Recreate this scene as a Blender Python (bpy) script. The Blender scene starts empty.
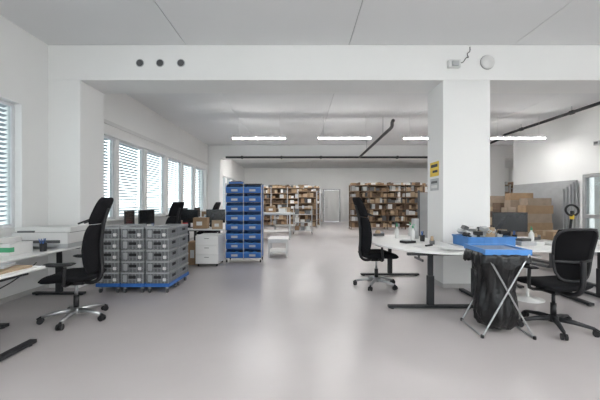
import bpy, bmesh, math, random
from mathutils import Vector, Matrix
random.seed(7)
C = bpy.context.scene
# ---------------------------------------------------------------- materials
def mat(name, col, rough=0.5, metal=0.0, var=0.06, scale=6.0, bump=0.0, bscale=60, alpha=1.0, emit=None, spec=None):
    m = bpy.data.materials.new(name); m.use_nodes = True
    nt = m.node_tree; b = nt.nodes['Principled BSDF']
    tc = nt.nodes.new('ShaderNodeTexCoord')
    nz = nt.nodes.new('ShaderNodeTexNoise'); nz.inputs['Scale'].default_value = scale
    nz.inputs['Detail'].default_value = 4
    nt.links.new(tc.outputs['Object'], nz.inputs['Vector'])
    rp = nt.nodes.new('ShaderNodeValToRGB')
    rp.color_ramp.elements[0].position = 0.3; rp.color_ramp.elements[1].position = 0.7
    rp.color_ramp.elements[0].color = tuple(max(0, c*(1-var)) for c in col)+(1,)
    rp.color_ramp.elements[1].color = tuple(min(1, c*(1+var)) for c in col)+(1,)
    nt.links.new(nz.outputs['Fac'], rp.inputs['Fac'])
    nt.links.new(rp.outputs['Color'], b.inputs['Base Color'])
    b.inputs['Roughness'].default_value = rough
    b.inputs['Metallic'].default_value = metal
    if spec is not None: b.inputs['Specular IOR Level'].default_value = spec
    if alpha < 1: b.inputs['Alpha'].default_value = alpha
    if emit:
        b.inputs['Emission Color'].default_value = emit[0]+(1,)
        b.inputs['Emission Strength'].default_value = emit[1]
    if bump > 0:
        n2 = nt.nodes.new('ShaderNodeTexNoise'); n2.inputs['Scale'].default_value = bscale
        nt.links.new(tc.outputs['Object'], n2.inputs['Vector'])
        bp = nt.nodes.new('ShaderNodeBump'); bp.inputs['Strength'].default_value = bump
        bp.inputs['Distance'].default_value = 0.01
        nt.links.new(n2.outputs['Fac'], bp.inputs['Height'])
        nt.links.new(bp.outputs['Normal'], b.inputs['Normal'])
    return m
WALL = mat('wall_paint', (.84, .84, .83), .85, var=.012, scale=1.2, bump=.05, bscale=150)
CEIL = mat('ceiling_paint', (.78, .785, .79), .9, var=.012, scale=.8)
FLOOR = mat('floor_resin', (.485, .455, .457), .30, var=.035, scale=1.3, bump=.02, bscale=8)
BASEB = mat('baseboard_grey', (.55, .54, .53), .5)
JOINT = mat('joint_dark', (.12, .12, .12), .9)
FRAME = mat('window_frame_white', (.70, .71, .73), .4)
SLAT = mat('blind_aluminium', (.27, .30, .34), .5, .0)
BLACK = mat('black_plastic', (.010, .010, .012), .5)
FABRIC = mat('black_fabric', (.009, .009, .011), .9, bump=.3, bscale=400, spec=.2)
MESHM = mat('black_mesh', (.006, .006, .007), .9, alpha=.95, spec=.1)
BMETAL = mat('black_metal', (.014, .015, .018), .45, .0)
SILVER = mat('silver_metal', (.5, .51, .52), .3, .9)
WHITE = mat('white_laminate', (.80, .80, .79), .35, var=.01)
WPL = mat('white_plastic', (.70, .70, .69), .4, var=.02)
GREYP = mat('grey_plastic', (.13, .135, .14), .45, .0, var=.1)
BINL = mat('bin_grey', (.24, .25, .26), .4, .1, var=.15)
BINR = mat('bin_rim_grey', (.36, .37, .38), .4, .1, var=.1)
GREYL = mat('grey_light_plastic', (.45, .46, .47), .4, var=.1)
GREYD = mat('grey_dark', (.09, .092, .096), .5)
BLUE = mat('blue_plastic', (.03, .13, .42), .4, var=.1)
BLUEL = mat('blue_light_plastic', (.07, .23, .56), .4, var=.1)
BLUED = mat('blue_grey_lid', (.05, .12, .26), .4, var=.1)
CARD = mat('cardboard', (.30, .20, .12), .85, var=.12)
CARDL = mat('cardboard_light', (.44, .33, .22), .85, var=.12)
CARDD = mat('cardboard_dark', (.11, .07, .045), .85, var=.12)
WOOD = mat('shelf_wood', (.26, .17, .10), .6, var=.2, scale=12)
BAG = mat('bin_bag', (.006, .006, .007), .28, bump=1.0, bscale=22)
YEL = mat('yellow_sign', (.8, .55, .03), .5)
GREEN = mat('green_label', (.06, .35, .17), .5)
RED = mat('red_paint', (.6, .03, .03), .4)
PANEL = mat('grey_panel', (.36, .365, .37), .6)
CABD = mat('cardboard_grey_brown', (.30, .235, .18), .85, var=.12)
ASPH = mat('asphalt', (.42, .43, .40), .9, var=.2)
BLDG = mat('facade', (.5, .52, .55), .8)
LAMP = mat('lamp_emitter', (.9, .9, .9), .5, emit=((1, .99, .97), 54.0))
SCREEN = mat('screen', (.012, .013, .016), .2)
g = bpy.data.materials.new('glass_pane'); g.use_nodes = True
nt = g.node_tree
for n in list(nt.nodes):
    if n.type != 'OUTPUT_MATERIAL': nt.nodes.remove(n)
tr = nt.nodes.new('ShaderNodeBsdfTransparent'); gl = nt.nodes.new('ShaderNodeBsdfGlossy'); gl.inputs['Roughness'].default_value = .02
mx = nt.nodes.new('ShaderNodeMixShader'); mx.inputs[0].default_value = .06
tr.inputs['Color'].default_value = (.9, .94, .93, 1)
nt.links.new(tr.outputs[0], mx.inputs[1]); nt.links.new(gl.outputs[0], mx.inputs[2])
nt.links.new(mx.outputs[0], [n for n in nt.nodes if n.type == 'OUTPUT_MATERIAL'][0].inputs[0])
GLASS = g
# ---------------------------------------------------------------- mesh builder
class MB:
    def __init__(s): s.v = []; s.f = []; s.m = []; s.sm = []; s.mats = []
    def mi(s, m):
        if m not in s.mats: s.mats.append(m)
        return s.mats.index(m)
    def add(s, vs, fs, m, smooth=False, M=None):
        o = len(s.v); k = s.mi(m)
        for p in vs:
            p = Vector(p)
            if M is not None: p = M @ p
            s.v.append(p)
        for f in fs:
            s.f.append([i+o for i in f]); s.m.append(k); s.sm.append(smooth)
    def box(s, x0, x1, y0, y1, z0, z1, m, M=None):
        vs = [(x0,y0,z0),(x1,y0,z0),(x1,y1,z0),(x0,y1,z0),(x0,y0,z1),(x1,y0,z1),(x1,y1,z1),(x0,y1,z1)]
        s.add(vs, [(0,3,2,1),(4,5,6,7),(0,1,5,4),(1,2,6,5),(2,3,7,6),(3,0,4,7)], m, False, M)
    def cbox(s, c, d, m, rot=(0,0,0)):
        M = Matrix.Translation(c) @ (Matrix.Rotation(rot[2],4,'Z') @ Matrix.Rotation(rot[1],4,'Y') @ Matrix.Rotation(rot[0],4,'X'))
        s.box(-d[0]/2,d[0]/2,-d[1]/2,d[1]/2,-d[2]/2,d[2]/2,m,M)
    def tube(s, pts, r, m, seg=10, caps=True, smooth_path=0):
        pts = [Vector(p) for p in pts]
        for _ in range(smooth_path):
            q = [pts[0]]
            for a, b in zip(pts[:-1], pts[1:]):
                q += [a.lerp(b,.25), a.lerp(b,.75)]
            q.append(pts[-1]); pts = q
        n = len(pts)
        rs = r if isinstance(r, (list, tuple)) else [r]*n
        if len(rs) != n: rs = [rs[0]+(rs[-1]-rs[0])*i/(n-1) for i in range(n)]
        vs = []; up = None
        for i, p in enumerate(pts):
            t = (pts[min(i+1,n-1)]-pts[max(i-1,0)]).normalized()
            if up is None:
                up = Vector((0,0,1)) if abs(t.z) < .9 else Vector((1,0,0))
            a = t.cross(up).normalized(); b = a.cross(t).normalized(); up = b
            for k in range(seg):
                an = 2*math.pi*k/seg
                vs.append(p+(a*math.cos(an)+b*math.sin(an))*rs[i])
        fs = []
        for i in range(n-1):
            for k in range(seg):
                fs.append((i*seg+k, i*seg+(k+1)%seg, (i+1)*seg+(k+1)%seg, (i+1)*seg+k))
        s.add(vs, fs, m, True)
        if caps:
            s.add(vs[:seg], [tuple(range(seg))], m); s.add(vs[-seg:], [tuple(range(seg))], m)
    def cyl(s, p0, p1, r, m, seg=20): s.tube([p0, p1], r, m, seg)
    def lathe(s, prof, m, seg=24, c=(0,0,0)):
        vs = []; fs = []
        for r, z in prof:
            for k in range(seg):
                a = 2*math.pi*k/seg; vs.append((c[0]+r*math.cos(a), c[1]+r*math.sin(a), c[2]+z))
        for i in range(len(prof)-1):
            for k in range(seg):
                fs.append((i*seg+k, i*seg+(k+1)%seg, (i+1)*seg+(k+1)%seg, (i+1)*seg+k))
        s.add(vs, fs, m, True)
        s.add(vs[:seg], [tuple(range(seg))], m); s.add(vs[-seg:], [tuple(range(seg))], m)
    def pad(s, c, nrm, T, m, nu=14, nv=18, pw=6):
        for sd in (1,-1):
            vs = []; fs = []
            for j in range(nv+1):
                v = -math.cos(math.pi*j/nv)
                for i in range(nu+1):
                    u = -math.cos(math.pi*i/nu)
                    t = T*math.sqrt(max(0,(1-abs(u)**pw)*(1-abs(v)**pw)))
                    vs.append(Vector(c(u,v))+Vector(nrm(u,v))*sd*t)
            for j in range(nv):
                for i in range(nu):
                    a = j*(nu+1)+i; q = (a,a+1,a+nu+2,a+nu+1)
                    fs.append(q if sd > 0 else q[::-1])
            s.add(vs, fs, m, True)
    def prism(s, poly, y0, y1, m, axis='Y', M=None):
        n = len(poly)
        def P(a, b, e): return (a,e,b) if axis == 'Y' else ((e,a,b) if axis == 'X' else (a,b,e))
        vs = [P(a,b,y0) for a,b in poly]+[P(a,b,y1) for a,b in poly]
        fs = [tuple(range(n)), tuple(range(2*n-1,n-1,-1))]+[(i,(i+1)%n,(i+1)%n+n,i+n) for i in range(n)]
        s.add(vs, fs, m, False, M)
    def mesh(s, name, merge=False):
        me = bpy.data.meshes.new(name)
        me.from_pydata([tuple(p) for p in s.v], [], s.f)
        for m in s.mats: me.materials.append(m)
        for p, k, q in zip(me.polygons, s.m, s.sm): p.material_index = k; p.use_smooth = q
        bm = bmesh.new(); bm.from_mesh(me)
        if merge: bmesh.ops.remove_doubles(bm, verts=bm.verts, dist=1e-5)
        bmesh.ops.recalc_face_normals(bm, faces=bm.faces)
        bm.to_mesh(me); bm.free()
        return me
    def obj(s, name, loc=(0,0,0), rz=0, bevel=0, merge=False, parent=None, seg=2):
        return place(s.mesh(name, merge), name, loc, rz, bevel, parent, seg)
def place(me, name, loc=(0,0,0), rz=0, bevel=0, parent=None, seg=2, scale=1):
    o = bpy.data.objects.new(name, me); C.collection.objects.link(o)
    o.location = loc; o.rotation_euler = (0,0,rz); o.scale = (scale,)*3
    if parent: o.parent = parent
    if bevel:
        b = o.modifiers.new('bevel','BEVEL'); b.width = bevel; b.segments = seg; b.limit_method = 'ANGLE'; b.angle_limit = math.radians(50)
    return o
# ---------------------------------------------------------------- room shell
XL, XR, XF = -4.0, 7.6, 15.0
YB, YC, YE = -5.0, 11.4, 23.0
ZC = 3.86
def B(name, x0,x1,y0,y1,z0,z1,m,bevel=0):
    b = MB(); b.box(x0,x1,y0,y1,z0,z1,m); return b.obj(name, bevel=bevel)
B('floor', XL-.35, XF+.2, YB-.3, YE+.3, -.12, 0, FLOOR)
b = MB(); b.box(XL-.35, XF+.2, YB-.3, YE+.3, ZC+.02, ZC+.2, JOINT)
xs = [XL-.35,-1.81,.78,3.38,5.98,8.58,11.2,XF+.2]
for a, c in zip(xs[:-1], xs[1:]): b.box(a+.005, c-.005, YB-.3, YE+.3, ZC, ZC+.021, CEIL)
b.obj('ceiling')
win = []
y = 4.6
while y-1.2 > YB+.2: win.append((y-1.2, y)); y -= 1.32
win2 = [(5.85,7.05),(7.19,8.36),(8.51,9.67),(9.87,11.02),(11.17,12.32),(12.46,13.6)]
win3 = [(15.0+i*1.32,16.2+i*1.32) for i in range(5)]
allw = sorted(win+win2+win3)
ZS, ZT = 1.0, 2.77
b = MB()
b.box(XL-.32, XL, YB-.3, YE+.3, 0, ZS, WALL)
b.box(XL-.32, XL, YB-.3, YE+.3, ZT, ZC, WALL)
e = YB-.3
for a, c in allw:
    if c <= 13.7 and a > 5.9:
        b.box(XL-.2, XL-.06, e, a, ZS, ZT, WALL)
    else:
        b.box(XL-.32, XL, e, a, ZS, ZT, WALL)
    e = c
b.box(XL-.32, XL, e, YE+.3, ZS, ZT, WALL)
b.obj('wall_left')
for i, (a, c) in enumerate(allw):
    b = MB(); t = .045; x = XL-.13
    for q in [(a,a+t,ZS,ZT),(c-t,c,ZS,ZT),(a+t,c-t,ZS,ZS+t),(a+t,c-t,ZT-t,ZT)]:
        b.box(x-.03,x+.03,q[0]+.001,q[1]-.001,q[2]+.001,q[3]-.001,FRAME)
    b.box(x-.004,x+.004,a+t,c-t,ZS+t,ZT-t,GLASS)
    z = ZS+.03
    while z < ZT-.03:
        b.cbox((x-.09,(a+c)/2,z),(.064,c-a-.03,.004),SLAT,(0,math.radians(-24),0)); z += .068
    for yy in (a+.15,c-.15): b.box(x-.091,x-.089,yy-.006,yy+.006,ZS+.02,ZT-.02,SLAT)
    b.obj('window_%d'%(i+1))
B('trim_1', XL, XL+.035, 5.75, 13.85, 2.98, 3.06, WPL, .004)
B('window_sill', XL+.001, XL+.08, 5.75, 13.85, ZS-.04, ZS+.0, WPL, .004)
b = MB(); rw = [(-3.4,-1.0),(-.6,1.8),(2.2,4.6),(5.0,7.2)]
b.box(XL,XR,YB-.3,YB,0,.9,WALL); b.box(XL,XR,YB-.3,YB,2.9,ZC,WALL); e = XL
for a,c in rw: b.box(e,a,YB-.3,YB,.9,2.9,WALL); e = c
b.box(e,XR,YB-.3,YB,.9,2.9,WALL); b.obj('wall_rear')
for i,(a,c) in enumerate(rw):  # unseen rear windows, added to throw frontal light onto the beam
    b = MB()
    for q in [(a,a+.05,.9,2.9),(c-.05,c,.9,2.9),(a+.05,c-.05,.9,.95),(a+.05,c-.05,2.85,2.9),((a+c)/2-.03,(a+c)/2+.03,.95,2.85)]:
        b.box(q[0],q[1],YB-.18,YB-.1,q[2],q[3],FRAME)
    b.box(a+.05,c-.05,YB-.145,YB-.14,.95,2.85,GLASS)
    b.obj('window_%d'%(len(allw)+i+1))
b = MB(); b.box(XR,XR+.2,YB-.3,7.45,0,ZC,WALL); b.box(XR,XR+.2,8.6,YC,0,ZC,WALL); b.box(XR,XR+.2,7.45,8.6,2.12,ZC,WALL)
b.obj('wall_right')
b = MB()
for q in [(7.46,7.55,0,2.11),(8.5,8.59,0,2.11),(7.55,8.5,2.02,2.11),(7.55,8.5,0,.12),(7.55,8.5,.95,1.05)]:
    b.box(XR-.02,XR+.08,q[0],q[1],q[2]+.001,q[3],PANEL)
b.box(XR+.02,XR+.03,7.55,8.5,.12,.95,GLASS); b.box(XR+.02,XR+.03,7.55,8.5,1.05,2.02,GLASS)
b.tube([(XR-.02,7.68,1.0),(XR-.07,7.68,1.0),(XR-.07,7.8,1.0)],.01,SILVER)
b.obj('door_2', bevel=.004)
B('wall_corridor', XR+1.6, XR+1.75, 6.5, 10, 0, ZC, WALL)
B('wall_return', XR+.2, XF, YC-.2, YC, 0, ZC, WALL)
B('wall_right_back', XF, XF+.2, YC-.2, YE+.3, 0, ZC, WALL)
b = MB(); dx0, dx1, dh = 1.65, 2.9, 2.35
b.box(XL,dx0,YE,YE+.2,0,ZC,WALL); b.box(dx1,XF,YE,YE+.2,0,ZC,WALL); b.box(dx0,dx1,YE,YE+.2,dh,ZC,WALL)
b.obj('wall_back')
b = MB()
b.box(dx0,dx0+.07,YE-.03,YE+.15,0,dh,PANEL); b.box(dx1-.07,dx1,YE-.03,YE+.15,0,dh,PANEL); b.box(dx0+.07,dx1-.07,YE-.03,YE+.15,dh-.07,dh,PANEL)
b.box(dx0+.08,dx1-.08,YE+.03,YE+.08,.01,dh-.08,WHITE)
b.tube([(dx0+.2,YE+.03,1.05),(dx0+.2,YE-.03,1.05),(dx0+.34,YE-.03,1.05)],.012,SILVER)
b.obj('door_1')
B('ceiling_beam', XL, XR, 5.08, 5.70, 3.30, ZC, WALL, .006)
B('ceiling_beam', XL, XF, 13.9, 14.5, 3.30, ZC, WALL, .006)
B('column', 2.27, 3.02, 5.08, 5.70, 0, 3.30, WALL, .008)
B('pilaster', XL, -3.49, 5.08, 5.70, 0, 3.30, WALL, .008)
B('pilaster', XL, -3.49, 13.9, 14.5, 0, 3.30, WALL, .008)
B('column', 8.2, 8.9, 13.9, 14.5, 0, 3.30, WALL, .008)
B('baseboard_left', XL, XL+.012, YB, 5.08, 0, .07, BASEB)
B('baseboard_left_back', XL, XL+.012, 5.7, 13.9, 0, .07, BASEB)
B('baseboard_back', XL, dx0, YE-.012, YE, 0, .08, BASEB)
B('baseboard_right', XR-.012, XR, YB, 7.45, 0, .07, BASEB)
b = MB(); b.box(2.258,3.032,5.068,5.08,0,.07,BASEB); b.box(2.258,2.27,5.08,5.7,0,.07,BASEB); b.box(3.02,3.032,5.08,5.7,0,.07,BASEB); b.obj('baseboard_column')
for x in (-2.54,-2.22,-1.89):
    b = MB()
    b.lathe([(.064,0),(.064,.006),(.055,.008)],GREYL,24); b.lathe([(.052,.008),(.052,.010)],GREYD,24)
    o = b.obj('beam_duct_sleeve'); o.rotation_euler = (math.pi/2,0,0); o.location = (x,5.08,3.57)
b = MB(); b.box(-.09,.09,-.07,0,-.06,.06,WPL); b.box(-.05,.05,-.1,-.07,-.045,.03,GREYL)
b.tube([(.09,-.03,.03),(.14,-.03,.02),(.2,-.03,.12),(.24,-.02,.1),(.2,-.03,.17),(.26,-.02,.2),(.26,-.015,.28)],.007,GREYD,8,smooth_path=2)
b.obj('emergency_lamp',(2.43,5.08,3.54),bevel=.008)
b = MB(); b.lathe([(.11,.0),(.11,.02),(.1,.035),(.06,.06),(.02,.07)],WPL,28); b.lathe([(.1105,.001),(.114,.008),(.1105,.012)],GREYP,28)
o = b.obj('round_speaker',(2.97,5.08,3.58)); o.rotation_euler = (math.pi/2,0,0)
b = MB(); b.box(-.06,0,-.08,.08,-.05,.05,GREYL); b.box(-.075,-.06,-.05,.05,-.03,.03,GREYD); b.obj('wall_sensor',(XR,8.15,2.88),bevel=.006)
b = MB(); b.box(-.006,0,-.17,.17,-.12,.12,YEL); b.box(-.008,-.006,-.13,.13,.03,.08,BLACK); b.box(-.008,-.006,-.13,.06,-.06,-.02,BLACK); b.obj('warning_sign',(2.27,5.4,1.92))
b = MB(); b.box(-.006,0,-.16,.16,-.1,.1,GREYL); b.box(-.008,-.006,-.12,.12,.02,.06,GREYD); b.box(-.008,-.006,-.12,.12,-.06,-.01,WPL); b.obj('info_sign',(2.27,5.4,1.66))
b = MB()
b.tube([(-3.2,13.8,3.32),(2.55,13.8,3.32)],.045,BMETAL,12)
b.tube([(2.55,13.8,3.32),(2.55,13.5,3.32),(2.4,8.9,3.32),(2.42,8.4,3.34),(2.36,8.2,3.42),(2.36,8.1,3.44)],.045,BMETAL,12,smooth_path=2)
b.tube([(2.55,13.8,3.32),(8.0,13.8,3.32)],.045,BMETAL,12)
for x in (-2.5,-.8,.9,4.2,6): b.box(x-.03,x+.03,13.74,13.9,3.26,3.38,BMETAL)
b.cyl((2.41,9.3,3.32),(2.41,9.3,ZC-.003),.012,SILVER); b.cyl((2.5,12,3.33),(2.5,12,ZC-.003),.012,SILVER)
b.obj('ceiling_pipe')
b = MB(); b.tube([(7.05,5.75,3.7),(7.05,11.0,3.7),(7.05,11.3,3.6),(7.05,13.7,3.45)],.04,BMETAL,12)
for y in (6.5,8.3,10.2): b.cyl((7.05,y,3.74),(7.05,y,ZC-.003),.012,SILVER); b.cyl((7.05,y-.05,3.7),(7.05,y+.05,3.7),.055,BMETAL)
b.obj('ceiling_pipe')
b = MB(); b.box(-.76,.76,-.05,.05,0,.05,WPL); b.box(-.75,.75,-.045,.045,-.025,0,LAMP)
for x in (-.6,.6): b.cyl((x,0,.05),(x,0,.635),.003,SILVER,6)
lm = b.mesh('fluorescent_lamp')
for y in (9.2,.9,-2.6):  # first row hangs in view; the other rows are unseen, added for brightness
    for x in (-1.18,1.28,3.74,6.27): place(lm,'fluorescent_lamp',(x,y,3.22))
b = MB(); b.box(-.76,.76,-.05,.05,0,.035,WPL); b.box(-.75,.75,-.045,.045,-.025,0,LAMP); lm2 = b.mesh('hidden_fill_lamp')
for y in (16.0,17.3):  # unseen rows behind the beam, added to brighten the far area
    for x in (-2.2,.3,2.8,5.3,9,12): place(lm2,'hidden_fill_lamp',(x,y,ZC-.036))
# ---------------------------------------------------------------- chairs
def starbase(b, metal, cast=BLACK, R=.31, ph=.3):
    b.lathe([(.045,.07),(.06,.075),(.055,.12),(.035,.14)],metal,20)
    for k in range(5):
        a = ph+2*math.pi*k/5; d = Vector((math.cos(a),math.sin(a),0))
        b.tube([d*.03+Vector((0,0,.105)), d*.17+Vector((0,0,.1)), d*R+Vector((0,0,.075))],[.03,.024,.016],metal,10)
        b.cyl(d*R+Vector((0,0,.085)), d*R+Vector((0,0,.045)), .01, cast, 8)
        w = Vector((-d.y,d.x,0)); c = d*(R+.012)+Vector((0,0,.032))
        for s in (-1,1): b.cyl(c+w*s*.008, c+w*s*.028, .031, cast, 16)
        b.tube([c+Vector((0,0,.034))+d*-.03, c+Vector((0,0,.04)), c+Vector((0,0,.02))+d*.03],.012,cast,8)
    b.cyl((0,0,.13),(0,0,.27),.028,BLACK); b.cyl((0,0,.26),(0,0,.42),.017,metal)
def seat(b, m, z=.48, w=.24, l=.24, T=.04):
    def c(u,v):
        return (v*l*(1-.06*abs(u)**4)+.02, u*w*(1-.1*abs(v)**5), z+.018*u*u - .03*max(0,v)**3)
    b.pad(c, lambda u,v:(0,0,1), T, m, 14,14)
def highback():
    b = MB(); starbase(b, SILVER)
    b.cbox((0,0,.425),(.2,.14,.05),BLACK)
    seat(b, FABRIC, .49, .25, .26, .05)
    def prof(z):
        t = (z-.5)/.9
        return -.235+.055*math.sin(t*math.pi*1.05)*(1 if t < 1 else 0)-.13*t*t
    def c(u,v):
        z = .80+v*.27; w = .235-.035*max(0,v)-.02*max(0,-v)
        r = 1-.16*abs(v)**6
        return (prof(z)+.035*u*u, u*w*r, z)
    b.pad(c, lambda u,v:(1,0,.15), .035, FABRIC)
    def h(u,v):
        z = 1.225+v*.15; w = .18-.01*v
        return (prof(z)+.012+.03*u*u, u*w*(1-.15*abs(v)**4), z)
    b.pad(h, lambda u,v:(1,0,.15), .033, FABRIC)
    b.tube([(-.05,0,.42),(-.2,0,.40),(-.275,0,.5),(-.25,0,.75),(-.27,0,1.05),(-.33,0,1.25)],.022,BLACK,10,smooth_path=2)
    for s in (-1,1):
        b.tube([(0,s*.1,.43),(0,s*.27,.43),(-.02,s*.295,.5),(-.03,s*.295,.64)],.016,BLACK,10,smooth_path=1)
        b.pad(lambda u,v,s=s:(.02+v*.14,s*.295+u*.042,.665+.01*v*v),lambda u,v:(0,0,1),.018,BLACK,8,10)
        b.tube([(-.05,s*.07,1.08),(-.08+prof(1.1)+.1,s*.07,1.15)],.01,BLACK)
    return b.mesh('office_chair', True)
hb = highback()
place(hb,'office_chair',(-2.60,3.72,0),math.radians(190),scale=1.03)
place(hb,'office_chair',(1.24,5.2,0),math.radians(8),scale=1.05)
place(hb,'office_chair',(-2.76,6.62,0),math.radians(160))
place(hb,'office_chair',(-2.70,9.4,0),math.radians(170))
def meshchair():
    b = MB(); starbase(b, BMETAL, BLACK, .33, .1)
    b.cbox((0,0,.42),(.24,.2,.06),BLACK)
    seat(b, FABRIC, .48, .26, .26, .045)
    def c(u,v):
        z = .83+v*.26; w = .22+.03*v-.01*v*v
        return (-.27-.06*(v+1)/2+.05*u*u+.03*math.cos(v*1.5), u*w*(1-.12*abs(v)**8), z)
    b.pad(c, lambda u,v:(1,0,.1), .006, MESHM, 14,16)
    pts = []
    for k in range(41):
        a = 2*math.pi*k/40; cu, sv = math.cos(a), math.sin(a)
        q = (abs(cu)**6+abs(sv)**6)**(1/6); pts.append(c(cu/q,sv/q))
    b.tube(pts,.013,BLACK,8)
    b.tube([c(-.95,-.25),(-.31,0,.76),c(.95,-.25)],.014,BLACK,8,smooth_path=2)
    b.tube([(-.05,0,.42),(-.24,0,.41),(-.33,0,.5),(-.33,0,.78)],.024,BLACK,10,smooth_path=2)
    for s in (-1,1):
        b.tube([(0,s*.12,.42),(0,s*.28,.43),(-.01,s*.3,.5),(-.02,s*.3,.65)],.017,BLACK,10,smooth_path=1)
        b.pad(lambda u,v,s=s:(.03+v*.13,s*.3+u*.045,.67),lambda u,v:(0,0,1),.016,BLACK,8,10)
    return b.mesh('mesh_office_chair', True)
place(meshchair(),'mesh_office_chair',(2.74,3.46,0),math.radians(96))
# ---------------------------------------------------------------- desks
def desk(x0,x1,y0,y1,axis='Y',z=.74,foot=BMETAL,top=WHITE,fl=None,loff=.2,poly=None):
    b = MB(); cx, cy = (x0+x1)/2,(y0+y1)/2; lx, ly = x1-x0, y1-y0
    if poly: b.prism([(p[0]-cx,p[1]-cy) for p in poly],z-.025,z,top,'Z')
    else: b.box(-lx/2,lx/2,-ly/2,ly/2,z-.025,z,top)
    for s in (-1,1):
        if axis == 'Y':
            yy = s*(ly/2-loff); f = (fl or lx*.9)/2
            b.box(-f,f,yy-.035,yy+.035,.012,.045,foot); b.box(-.04,.04,yy-.03,yy+.03,.045,.42,foot); b.box(-.03,.03,yy-.022,yy+.022,.42,z-.06,foot)
            b.box(-f*.55,f*.8,yy-.025,yy+.025,z-.06,z-.025,foot)
            for e in (-1,1): b.cyl((e*(f-.05),yy,0),(e*(f-.05),yy,.014),.025,BLACK,12)
        else:
            xx = s*(lx/2-loff); f = (fl or ly*.9)/2
            b.box(xx-.035,xx+.035,-f,f,.012,.045,foot); b.box(xx-.03,xx+.03,-.04,.04,.045,.42,foot); b.box(xx-.022,xx+.022,-.03,.03,.42,z-.06,foot)
            b.box(xx-.025,xx+.025,-f*.8,f*.8,z-.06,z-.025,foot)
            for e in (-1,1): b.cyl((xx,e*(f-.05),0),(xx,e*(f-.05),.014),.025,BLACK,12)
    if axis == 'Y': b.box(-.025,.025,-(ly/2-loff),ly/2-loff,z-.075,z-.035,foot)
    else: b.box(-(lx/2-loff),lx/2-loff,-.025,.025,z-.075,z-.035,foot)
    return b.obj('height_adjustable_desk',(cx,cy,0),bevel=.004)
desk(1.12,2.22,3.9,6.15,'Y',fl=1.08,poly=[(2.22,3.86),(2.22,6.15),(1.12,6.15),(1.12,5.0),(1.15,4.75),(1.22,4.5),(1.34,4.27),(1.5,4.08),(1.7,3.95),(1.95,3.87)])
desk(2.27,4.0,4.12,4.95,'X')
desk(3.3,4.95,5.0,5.8,'X')
desk(4.05,5.65,4.1,4.95,'X')
desk(-3.95,-3.12,3.25,4.9,'Y')
desk(-3.95,-2.48,2.2,3.12,'X',loff=.08)
desk(-3.9,-3.1,6.15,7.75,'Y')
desk(-3.9,-3.1,8.6,10.2,'Y')
desk(-3.9,-3.1,10.5,12.2,'Y')
desk(-3.05,-1.76,7.4,8.15,'X',fl=.6)
desk(3.1,4.6,8.5,9.3,'X')
def monitor():
    b = MB(); b.box(-.27,.27,-.02,.012,.12,.45,BLACK); b.box(-.26,.26,-.022,-.0195,.132,.44,SCREEN)
    b.box(-.12,.12,.012,.04,.2,.38,BLACK)
    b.box(-.025,.025,.012,.05,.01,.3,BLACK); b.box(-.12,.12,-.08,.1,0,.014,BLACK)
    return b.mesh('computer_monitor')
mn = monitor()
for x,y,r in [(-3.6,6.75,100),(-3.55,7.4,80),(-3.6,9.1,95),(-3.6,9.8,80),(-3.6,11.2,90),(-2.05,7.95,10),(-2.75,7.9,-15),(3.6,5.5,-12),(3.55,8.9,20)]:
    place(mn,'computer_monitor',(x,y,.74),math.radians(r),bevel=.004)
b = MB(); b.box(-.22,.22,-.075,.075,0,.018,WPL)
for i in range(4):
    for j in range(13): b.box(-.205+j*.0315,-.178+j*.0315,-.062+i*.032,-.036+i*.032,.018,.024,GREYL)
kb = b.mesh('keyboard')
for x,y,r in [(-3.28,6.9,90),(-3.3,9.3,90)]: place(kb,'keyboard',(x,y,.74),math.radians(r))
# ---------------------------------------------------------------- grey bins on dolly
def greybin():
    b = MB(); w,d,h = .345,.41,.168
    b.box(-w/2+.02,w/2-.02,-d/2+.02,d/2-.02,0,.01,GREYP)
    for (x0,x1,y0,y1) in [(-w/2+.015,-w/2+.03,-d/2+.015,d/2-.015),(w/2-.03,w/2-.015,-d/2+.015,d/2-.015),(-w/2+.015,w/2-.015,-d/2+.015,-d/2+.03),(-w/2+.015,w/2-.015,d/2-.03,d/2-.015)]:
        b.box(x0,x1,y0,y1,0,h-.02,GREYP)
    for (x0,x1,y0,y1) in [(-w/2,-w/2+.03,-d/2,d/2),(w/2-.03,w/2,-d/2,d/2),(-w/2+.03,w/2-.03,-d/2,-d/2+.03),(-w/2+.03,w/2-.03,d/2-.03,d/2)]:
        b.box(x0,x1,y0,y1,h-.03,h-.006,BINR)
    for i in range(7):
        x = -w/2+.014+i*(w-.028)/6
        for yy in (-d/2+.003,d/2-.016): b.box(x-.007,x+.007,yy,yy+.012,.0,h-.03,BINL)
    for i in range(8):
        y = -d/2+.02+i*(d-.04)/7
        for xx in (-w/2+.004,w/2-.016): b.box(xx,xx+.012,y-.007,y+.007,0,h-.03,BINL)
    b.box(-w/2+.015,w/2-.015,-d/2+.005,-d/2+.016,.05,.06,BINL)
    b.box(w/2-.016,w/2-.006,-d/2+.02,d/2-.02,.05,.06,BINL)
    b.box(-.055,.055,-d/2+.001,-d/2+.016,.07,.11,BLACK); b.box(.08,.125,-d/2+.001,-d/2+.016,.03,.075,WPL)
    b.box(-.14,-.08,-d/2+.002,-d/2+.016,.02,.12,BINR)
    b.box(w/2-.016,w/2-.001,-.06,.06,.07,.11,BLACK)
    for i in range(6): b.cbox((-w/2+.065+(i%3)*.107,-.095+(i//3)*.19,.09),(.085,.15,.12),random.choice([GREYD,GREYL,WPL,BINL]))
    return b.mesh('grey_storage_bin')
gb = greybin()
root = bpy.data.objects.new('stacked_grey_bins', None); C.collection.objects.link(root); root.location = (-2.5,4.98,0)
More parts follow.
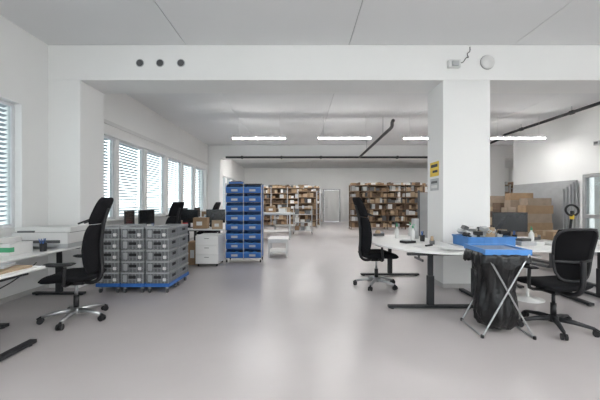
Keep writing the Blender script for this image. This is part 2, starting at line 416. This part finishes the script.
for i in range(3):
    for j in range(2):
        for k in range(5-(1 if (i,j)==(1,1) else 0)):
            place(gb,'bin_%d_%d_%d'%(i,j,k),((i-1)*.37+random.uniform(-.006,.006),j*.43,.15+k*.168),random.uniform(-.015,.015),parent=root)
b = MB()
for j in range(2):
    for i in range(3):
        cx, cy = (i-1)*.37, j*.43
        for q in [(-.18,.18,-.21,-.17),(-.18,.18,.17,.21),(-.18,-.14,-.17,.17),(.14,.18,-.17,.17),(-.14,.14,-.02,.02)]:
            b.box(cx+q[0],cx+q[1],cy+q[2],cy+q[3],.095,.148,BLUE)
        for sx in (-.13,.13):
            for sy in (-.16,.16):
                b.cyl((cx+sx-.012,cy+sy,.036),(cx+sx+.012,cy+sy,.036),.036,GREYD,14); b.box(cx+sx-.02,cx+sx+.02,cy+sy-.02,cy+sy+.02,.06,.095,SILVER)
b.obj('dolly',parent=root,bevel=.004)
# ---------------------------------------------------------------- blue bin rack
def bluebin(w=.385,d=.42,h=.2):
    b = MB(); t=.008
    side = [(-d/2,0),(d/2,0),(d/2,h),(-d/2+.08,h),(-d/2-.02,h*.64)]
    b.prism(side,-w/2,-w/2+t,BLUE,'X'); b.prism(side,w/2-t,w/2,BLUE,'X')
    b.box(-w/2+t,w/2-t,-d/2,d/2,0,t,BLUE); b.box(-w/2+t,w/2-t,d/2-t,d/2,t,h,BLUE)
    b.prism([(-d/2,0),(-d/2+t,0),(-d/2-.02+t,h*.62),(-d/2-.02,h*.62)],-w/2+t,w/2-t,BLUE,'X')
    b.box(-w/2,w/2,-d/2-.034,-d/2-.014,h*.56,h*.66,BLUEL)
    b.box(-.07,.07,-d/2-.024,-d/2-.008,h*.18,h*.42,GREYL)
    for i in range(4): b.cbox((-w/2+.07+i*.08,random.uniform(-.08,.02),.06+.03*random.random()),(.07,.18,.1),random.choice([GREYD,GREYL,CARD,BLUEL,WPL]),(0,0,random.uniform(-.3,.3)))
    return b.mesh('blue_bin')
bb = bluebin()
root = bpy.data.objects.new('blue_bin_rack', None); C.collection.objects.link(root); root.location = (-1.28,7.45,0)
b = MB()
for x in (-.405,0,.405):
    for y in (-.2,.2): b.box(x-.008,x+.008,y-.008,y+.008,.07,1.80,GREYL)
for k in range(9):
    b.box(-.393,-.012,-.2,.22,.1+k*.21,.106+k*.21,GREYD); b.box(.012,.393,-.2,.22,.1+k*.21,.106+k*.21,GREYD)
for x in (-.38,.38):
    for y in (-.18,.18): b.cyl((x-.012,y,.035),(x+.012,y,.035),.035,BLACK,14)
b.obj('frame',parent=root)
for i in range(2):
    for k in range(8): place(bb,'bin_%d_%d'%(i,k),((i-.5)*.405,.0,.107+k*.21),0,parent=root)
b = MB(); b.box(-.16,.16,-.12,.12,0,.05,BLUE); b.box(-.12,.12,-.1,.1,.05,.07,GREYD); b.obj('tray_top',(-.2,0,1.787),.1,parent=root)
def frametable(name,x0,x1,y0,y1,z,top,leg,r=.02,shelf=None):
    b = MB(); b.box(x0,x1,y0,y1,z-.03,z,top)
    for x in (x0+r+.01,x1-r-.01):
        for y in (y0+r+.01,y1-r-.01): b.box(x-r,x+r,y-r,y+r,0,z-.03,leg)
    for y in (y0+r+.01,y1-r-.01): b.box(x0+.05,x1-.05,y-r*.7,y+r*.7,z-.09,z-.03,leg)
    if shelf: b.box(x0+.02,x1-.02,y0+.02,y1-.02,shelf,shelf+.02,top)
    return b.obj(name,bevel=.003)
frametable('white_bench',-.80,-.30,7.9,8.6,.46,WHITE,WPL,shelf=.12)
frametable('work_table',-1.5,-.35,11.6,12.4,1.0,WHITE,SILVER,.018,.3)
frametable('work_table',-1.2,-.2,14.6,15.4,.9,WHITE,SILVER,.02,.3)
b = MB(); b.box(-.24,.24,-.28,.3,.06,.66,WHITE)
for i in range(3): b.box(-.235,.235,-.3,-.28,.07+i*.197,.257+i*.197,WHITE); b.box(-.05,.05,-.308,-.3,.2+i*.197,.21+i*.197,GREYD)
for x in (-.2,.2):
    for y in (-.22,.24): b.cyl((x-.01,y,.03),(x+.01,y,.03),.03,BLACK,12)
b.obj('drawer_pedestal',(-1.97,7.05,0),bevel=.004)
def carton(w,d,h,m=CARD):
    b = MB(); b.box(-w/2,w/2,-d/2,d/2,0,h,m)
    b.box(-w/2-.001,w/2+.001,-.025,.025,h-.08,h+.001,CARDL)
    b.box(-w/4,w/6,-d/2-.002,-d/2,h*.3,h*.65,WPL)
    return b
for x,y,z,w,d,h,r,m in [(-2.34,7.12,0,.21,.3,.5,0,CARD),(-2.38,7.72,.74,.32,.28,.26,.05,CARD),(-1.95,7.55,.74,.24,.2,.2,.2,CARDL),(-2.9,7.55,.74,.2,.2,.2,.1,CARDL),
        (4.35,5.4,.74,.5,.35,.14,.1,CARD),(4.82,4.6,.74,.5,.32,.07,-.2,CARDL),(4.2,8.8,.74,.4,.3,.3,0,CARD),(-3.4,11.8,.74,.35,.35,.3,0,CARD),(-3.3,8.3,0,.4,.3,.35,0,CARDL),(-3.45,7.95,0,.4,.3,.5,0,CARD),
        (-1.1,12.0,1.0,.35,.3,.22,.2,CARD),(-.65,12.05,1.0,.25,.25,.15,-.2,WPL),(-.7,15,.9,.5,.3,.25,0,CARDL)]:
    carton(w,d,h,m=m).obj('cardboard_box',(x,y,z),r)
b = MB(); b.box(-.36,.36,-.22,.24,0,.06,GREYL); b.box(-.355,.355,-.215,.235,.06,.21,WPL); b.box(-.36,.36,-.16,.24,.21,.28,WPL); b.box(-.36,.36,-.165,.235,.205,.213,GREYD); b.box(-.26,.26,-.224,-.2,.07,.11,GREYD); b.box(-.3,-.1,-.2,-.15,.2,.235,GREYP); b.box(-.26,.26,-.36,-.2,.045,.055,GREYL)
b.obj('printer',(-3.5,4.5,.74),math.radians(4),bevel=.008)
b = MB()
for i,(x,h) in enumerate([(-.15,.16),(-.02,.2),(.12,.14)]): b.box(x-.06,x+.06,-.16,.16,0,h,WPL); b.box(x-.061,x+.061,-.161,-.1,h*.3,h*.7,GREEN)
b.obj('document_boxes',(-3.5,3.82,.74),bevel=.003)
b = MB(); b.box(-.15,.15,-.11,.11,0,.018,GREYL); b.box(-.13,.13,-.04,.09,.018,.02,BLACK); b.cbox((0,.135,.12),(.3,.01,.2),BLACK,(-.25,0,0)); b.cbox((0,.125,.12),(.28,.002,.18),SCREEN,(-.25,0,0)); b.obj('laptop',(-3.45,2.85,.74),math.radians(60))
b = MB(); b.box(-.33,.33,-.2,.2,0,.02,CARDL); b.box(-.28,.1,-.17,.15,.02,.03,WPL); b.cbox((.1,.02,.04),(.3,.2,.02),GREYL,(0,0,.3)); b.obj('paper_tray',(-2.88,2.85,.74))
b = MB(); b.tube([(0,0,.70),(.1,-.1,.5),(.35,-.1,.38),(.6,.1,.5),(.72,.3,.7)],.006,BLACK,6,smooth_path=3); b.obj('desk_cable',(-3.6,3.2,0))
# ---------------------------------------------------------------- bin-bag stand
b = MB(); H=.84
for s in (-1,1):
    y = s*.235
    b.tube([(-.25,y,.01),(.2,y,H)],.009,SILVER,10); b.tube([(.25,y*.94,.01),(-.2,y*.94,H)],.009,SILVER,10)
for x,z in ((-.25,.012),(.25,.012)): b.tube([(x,-.24,z),(x,.24,z)],.009,SILVER,10)
b.tube([(-.21,-.22,H),(.21,-.22,H),(.21,.22,H),(-.21,.22,H),(-.21,-.22,H)],.012,BMETAL,10)
for x in (-.25,.25):
    for y in (-.235,.235): b.cyl((x,y,0),(x,y,.03),.016,BLACK,10)
b.box(-.215,.215,-.23,.23,H+.012,H+.03,BLUED)
for q in [(-.225,.225,-.24,-.22),(-.225,.225,.22,.24),(-.225,-.205,-.22,.22),(.205,.225,-.22,.22)]: b.box(q[0],q[1],q[2],q[3],H-.01,H+.045,BLUEL)
n=96
fold=[random.uniform(-1,1) for _ in range(n)]
fold=[(fold[k]*2+fold[k-1]+fold[(k+1)%n])/4 for k in range(n)]
prof = [(.21,.835),(.225,.79),(.215,.72),(.19,.64),(.175,.56),(.175,.47),(.185,.38),(.2,.29),(.205,.2),(.19,.12),(.15,.06),(.06,.03)]
vs=[];fs=[]
for i,(r,z) in enumerate(prof):
    for k in range(n):
        a=2*math.pi*k/n; rr=r*(1+.13*fold[(k+i)%n]+.06*math.sin(7*a+z*9)+.03*random.uniform(-1,1))
        vs.append((rr*math.cos(a),rr*math.sin(a)*.95,z+.015*math.sin(5*a+i)))
for i in range(len(prof)-1):
    for k in range(n): fs.append((i*n+k,i*n+(k+1)%n,(i+1)*n+(k+1)%n,(i+1)*n+k))
fs.append(tuple(range((len(prof)-1)*n,len(prof)*n)))
b.add(vs,fs,BAG,True)
vs=[];fs=[]
for i,(o_,z) in enumerate([(.0,.835),(.014,.84),(.02,.80),(.022,.76),(.018,.72)]):
    for k in range(n):
        a=2*math.pi*k/n; cu,sv=math.cos(a),math.sin(a); q=(abs(cu)**8+abs(sv)**8)**(1/8)
        e=o_+(.016*fold[k]*i/2 if i>1 else 0)
        vs.append((cu/q*(.215+e),sv/q*(.225+e),z+((.03*math.sin(5*a)+.02*fold[(k*3)%n])*(i-1)/3 if i>1 else 0)))
for i in range(4):
    for k in range(n): fs.append((i*n+k,i*n+(k+1)%n,(i+1)*n+(k+1)%n,(i+1)*n+k))
b.add(vs,fs,BAG,True)
b.obj('bin_bag_stand',(2.09,3.42,0),math.radians(-4))
# ---------------------------------------------------------------- items on right desks
def crate(w,d,h,m):
    b=MB();t=.012
    b.box(-w/2,w/2,-d/2,d/2,0,t,m)
    for q in [(-w/2,w/2,-d/2,-d/2+t),(-w/2,w/2,d/2-t,d/2),(-w/2,-w/2+t,-d/2+t,d/2-t),(w/2-t,w/2,-d/2+t,d/2-t)]: b.box(q[0],q[1],q[2],q[3],t,h,m)
    for q in [(-w/2-.012,w/2+.012,-d/2-.012,-d/2),(-w/2-.012,w/2+.012,d/2,d/2+.012),(-w/2-.012,-w/2,-d/2,d/2),(w/2,w/2+.012,-d/2,d/2)]: b.box(q[0],q[1],q[2],q[3],h-.02,h,m)
    for i in range(7):
        x=-w/2+.03+i*(w-.06)/6; b.box(x-.004,x+.004,-d/2-.006,-d/2,.01,h-.02,m)
    return b
b = crate(.66,.42,.14,BLUEL)
for i in range(36): b.cbox((random.uniform(-.25,.25),random.uniform(-.14,.14),random.uniform(.08,.25)),(.12,.06,.05),random.choice([GREYD,WPL,GREYL,CARDL,WPL,BLACK]),(random.random(),0,random.random()*3))
b.obj('blue_crate',(2.64,4.62,.74),.03)
b = MB(); b.box(-.13,.13,-.09,.09,0,.06,GREYL); b.box(-.1,.06,-.07,.07,.06,.1,GREYD); b.box(.14,.3,-.06,.06,0,.04,WPL); b.obj('measuring_device',(3.25,4.65,.74),.2,bevel=.006)
b = MB(); b.tube([(0,0,.008),(.12,.06,.008),(.2,-.04,.008),(.34,.02,.008),(.3,.14,.008),(.15,.12,.008)],.006,BLACK,6,smooth_path=3); b.obj('coiled_cable',(3.45,4.3,.74))
b = MB()
for i in range(6): b.cbox((random.uniform(-.02,.02),random.uniform(-.02,.02),.003+i*.005),(.3,.21,.005),WPL,(0,0,random.uniform(-.3,.3)))
ps = b.mesh('paper_stack')
for x,y,r in [(3.75,4.65,.4),(2.0,4.15,.1),(4.3,4.4,1.1)]: place(ps,'paper_stack',(x,y,.74),r)
b = MB(); b.lathe([(.035,0),(.037,.01),(.037,.14),(.02,.17),(.013,.18),(.013,.2)],WPL,18); b.lathe([(.015,.2),(.015,.23)],GREEN,14); b.tube([(0,0,.23),(0,0,.25),(.04,0,.25)],.006,GREEN,8)
bt = b.mesh('spray_bottle')
for x,y in [(1.85,5.25),(1.68,5.55),(2.05,5.95),(3.5,4.84)]: place(bt,'spray_bottle',(x,y,.74),random.random()*3)
b = MB(); b.lathe([(.02,0),(.06,0),(.06,.34),(.02,.34)],GREYL,20); b.obj('film_roll',(1.98,5.5,.74))
b = MB(); b.box(-.1,.1,-.035,.035,0,.05,GREYD); b.cyl((-.02,-.02,.07),(-.02,.02,.07),.045,CARDL); b.box(.08,.1,-.03,.03,.05,.08,SILVER); tp=b.mesh('tape_dispenser')
for x,y,r in [(1.45,5.9,.4),(1.98,4.8,1.2),(3.9,5.3,.5)]: place(tp,'tape_dispenser',(x,y,.74),r,bevel=.004)
b = MB(); b.lathe([(.035,0),(.04,.1),(.036,.1),(.034,.01)],BLACK,18)
for i in range(5): b.cyl((random.uniform(-.02,.02),random.uniform(-.02,.02),.01),(random.uniform(-.035,.035),random.uniform(-.03,.03),.16),.004,random.choice([BLUE,RED,BLACK,YEL]),6)
pc=b.mesh('pen_cup')
for x,y in [(1.95,5.1),(3.45,5.15),(-3.25,4.05),(-3.3,7.2)]: place(pc,'pen_cup',(x,y,.74))
b = MB(); b.box(-.1,.1,-.07,.07,0,.035,BLACK); b.box(-.08,.02,-.05,.05,.035,.05,GREYL); b.obj('label_printer',(1.65,4.9,.74),.4,bevel=.005)
b = MB(); b.box(-.14,.14,-.1,.1,0,.006,WPL); b.cbox((.05,.0,.02),(.16,.03,.02),BLACK,(0,0,.4)); b.obj('clipboard',(1.75,4.45,.74),.3)
b = MB(); b.lathe([(.2,0),(.2,.012),(.05,.03),(.03,.04)],WPL,32); b.cyl((0,0,.03),(0,0,.6),.02,WPL); b.box(-.12,.12,-.1,.1,.6,.62,WPL); b.obj('pedestal_stand',(3.2,4.5,0))
b = MB()
for x in (-.19,.19): b.box(x-.08,x+.08,.1,1.2,.06,.11,GREYD); b.cyl((x-.03,1.05,.04),(x+.03,1.05,.04),.04,BLACK,14)
b.box(-.22,.22,-.05,.12,.08,.35,GREYD); b.cyl((-.08,-.08,.09),(.08,-.08,.09),.09,BLACK,20); b.cyl((0,-.05,.2),(0,-.05,.42),.05,BMETAL)
b.tube([(0,-.06,.4),(0,-.14,1.05)],.022,BMETAL)
rp=[]
for k in range(25): a=2*math.pi*k/24; rp.append((.15*math.sin(a),-.15-.012*math.cos(a),1.21-.1*math.cos(a)))
b.tube(rp,.02,BLACK,10); b.cyl((0,-.15,1.04),(0,-.15,1.12),.035,YEL); b.box(-.02,.02,-.17,-.13,1.1,1.2,BLACK)
b.obj('pallet_truck',(5.2,6.3,0),.2)
b = MB()
for i in range(5): b.box(-.03+i*-.05,0+i*-.05,-1.1+i*.05,1.45-i*.06,0,1.98-.06*i,PANEL)
b.obj('leaning_panels',(7.55,9.8,0),bevel=.003)
b = MB(); b.box(-.5,.5,-1.15,1.15,.1,.13,WOOD)
for y in (-1.1,-.04,1.0): b.box(-.5,.5,y,y+.08,0,.1,WOOD)
random.seed(5)
y=-1.15
while y < 1.0:
    wd = random.uniform(.28,.42); z=.13; top=random.uniform(1.0,1.5)
    while z < top:
        h = random.uniform(.12,.26); dd=random.uniform(.35,.5)
        b.box(-dd,dd-.05,y+.01,min(1.15,y+wd)-.01,z,z+h-.006,random.choice([CARD,CABD,CARDD,CABD,CARD,CARDL])); z+=h
    y+=wd
b.obj('pallet_of_cardboard_boxes',(6.7,10.05,0))
# ---------------------------------------------------------------- far shelving
BOXM=[CARD,CARD,CARDL,CARDD,WOOD,CARDL,WPL,GREYL,GREYD,CARDD,WPL,CARDD]
def rack(x0,x1,y,d,H,ns,seed,upm=GREYL,bays=None,rz=0,loc=None):
    random.seed(seed); L=x1-x0; bays=bays or max(1,round(L/1.0)); bw=L/bays
    b=MB()
    for i in range(bays+1):
        x=-L/2+i*bw
        for yy in (-d/2,d/2-.04): b.box(x-.02,x+.02,yy,yy+.04,0,H,upm)
    b.box(-L/2,L/2,d/2-.012,d/2-.004,.1,H-.02,CARDD)
    gap=(H-.15)/(ns-1)
    for k in range(ns):
        z=.1+k*gap
        b.box(-L/2,L/2,-d/2+.005,d/2-.012,z,z+.03,WOOD)
        x=-L/2+.04
        while x<L/2-.1:
            w=random.uniform(.08,.24); w=min(w,L/2-.04-x)
            if random.random()<.93:
                h=gap*random.uniform(.4,.88)*(1 if k<ns-1 else .5)
                b.box(x,x+w-.012,-d/2+random.uniform(.02,.1),d/2-.06,z+.03,z+.03+h,random.choice(BOXM))
            x+=w
    return b.obj('storage_shelf',loc or ((x0+x1)/2,y,0),rz)
rack(-2.6,1.15,18.6,.6,2.25,8,11)
rack(-2.2,1.3,22.3,.6,2.5,8,21)
rack(-.1,.9,17.2,.5,2.0,7,14,bays=1)
rack(2.6,6.3,16.6,.6,2.3,8,12,CARDD)
rack(3.1,8.0,19.5,.6,2.4,7,13)
rack(-3.9,-2.7,21.5,.6,1.9,6,15)
rack(8.8,12.5,16.5,.6,2.3,7,16)
rack(8.0,13.5,21,.6,2.3,6,19)
b=MB()
for x in (-.4,.4):
    for y in (-.25,.25): b.cyl((x,y,.09),(x,y,1.2),.014,SILVER,10); b.cyl((x-.012,y,.045),(x+.012,y,.045),.045,BLACK,12)
for z in (.15,.5,.85,1.17):
    b.box(-.4,.4,-.26,-.24,z,z+.02,SILVER); b.box(-.4,.4,.24,.26,z,z+.02,SILVER)
    for i in range(17): b.box(-.4+i*.05-.003,-.4+i*.05+.003,-.25,.25,z+.01,z+.016,SILVER)
    for i in range(3):
        if z<1: b.box(-.34+i*.24,-.16+i*.24,-.2,.2,z+.02,z+.02+random.uniform(.1,.22),random.choice([CARD,WPL,GREYP]))
b.obj('wire_trolley',(.12,14.0,0))
b=MB(); b.box(-.28,.28,-.02,.02,.1,1.6,PANEL); b.box(-.32,-.28,-.25,.25,0,.05,GREYD); b.box(.28,.32,-.25,.25,0,.05,GREYD); b.box(-.32,-.28,-.02,.02,.05,1.65,GREYD); b.box(.28,.32,-.02,.02,.05,1.65,GREYD); b.obj('partition_board',(3.12,7.6,0),0)
for x,y,m in [(-3.25,8.85,RED),(-3.3,10.8,WPL),(-3.25,11.5,BLUEL),(-3.3,6.4,WPL)]:
    bb2=crate(.25,.2,.14,m); bb2.obj('small_parts_tub',(x,y,.74))
# ---------------------------------------------------------------- outside
B('ground_outside',-90,XL-.36,-40,110,-.4,-.15,ASPH)
b=MB(); b.box(-6,6,-18,18,0,5,BLDG)
for i in range(9):
    for z in (1.0,3.2): b.box(6,6.05,-16+i*3.7,-14+i*3.7,z,z+1.1,GREYD)
b.obj('neighbouring_building',(-75,50,-.15))
# ---------------------------------------------------------------- light
w=bpy.data.worlds.new('world'); C.world=w; w.use_nodes=True
nt=w.node_tree; bg=nt.nodes['Background']
tc=nt.nodes.new('ShaderNodeTexCoord'); sx=nt.nodes.new('ShaderNodeSeparateXYZ'); cr=nt.nodes.new('ShaderNodeValToRGB')
nt.links.new(tc.outputs['Generated'],sx.inputs[0]); nt.links.new(sx.outputs['Z'],cr.inputs[0])
cr.color_ramp.elements[0].color=(.94,.965,1,1); cr.color_ramp.elements[1].color=(.82,.88,1,1)
nt.links.new(cr.outputs[0],bg.inputs[0]); bg.inputs[1].default_value=3.4
def portal(name,x,y,z,sx_,sy_,rot):
    l=bpy.data.lights.new(name,'AREA'); l.shape='RECTANGLE'; l.size=sx_; l.size_y=sy_
    l.cycles.is_portal=True
    o=bpy.data.objects.new(name,l); C.collection.objects.link(o); o.location=(x,y,z); o.rotation_euler=rot
for nm,a,c in [('a',YB+.2,4.6),('b',5.85,13.6),('c',15,21.5)]:
    portal('window_portal_'+nm,XL-.02,(a+c)/2,1.88,1.8,c-a,(0,-math.pi/2,0))
portal('window_portal_rear',2,YB-.02,1.9,11,2.0,(math.pi/2,0,0))
# ---------------------------------------------------------------- camera
cam=bpy.data.cameras.new('camera'); o=bpy.data.objects.new('camera',cam); C.collection.objects.link(o)
o.location=(0,0,1.35); o.rotation_euler=(math.pi/2,0,0)
cam.sensor_width=36; cam.lens=19.2; cam.shift_y=.005; cam.clip_end=300; cam.clip_start=.05
C.camera=o
C.view_settings.view_transform='Standard'; C.view_settings.exposure=.42
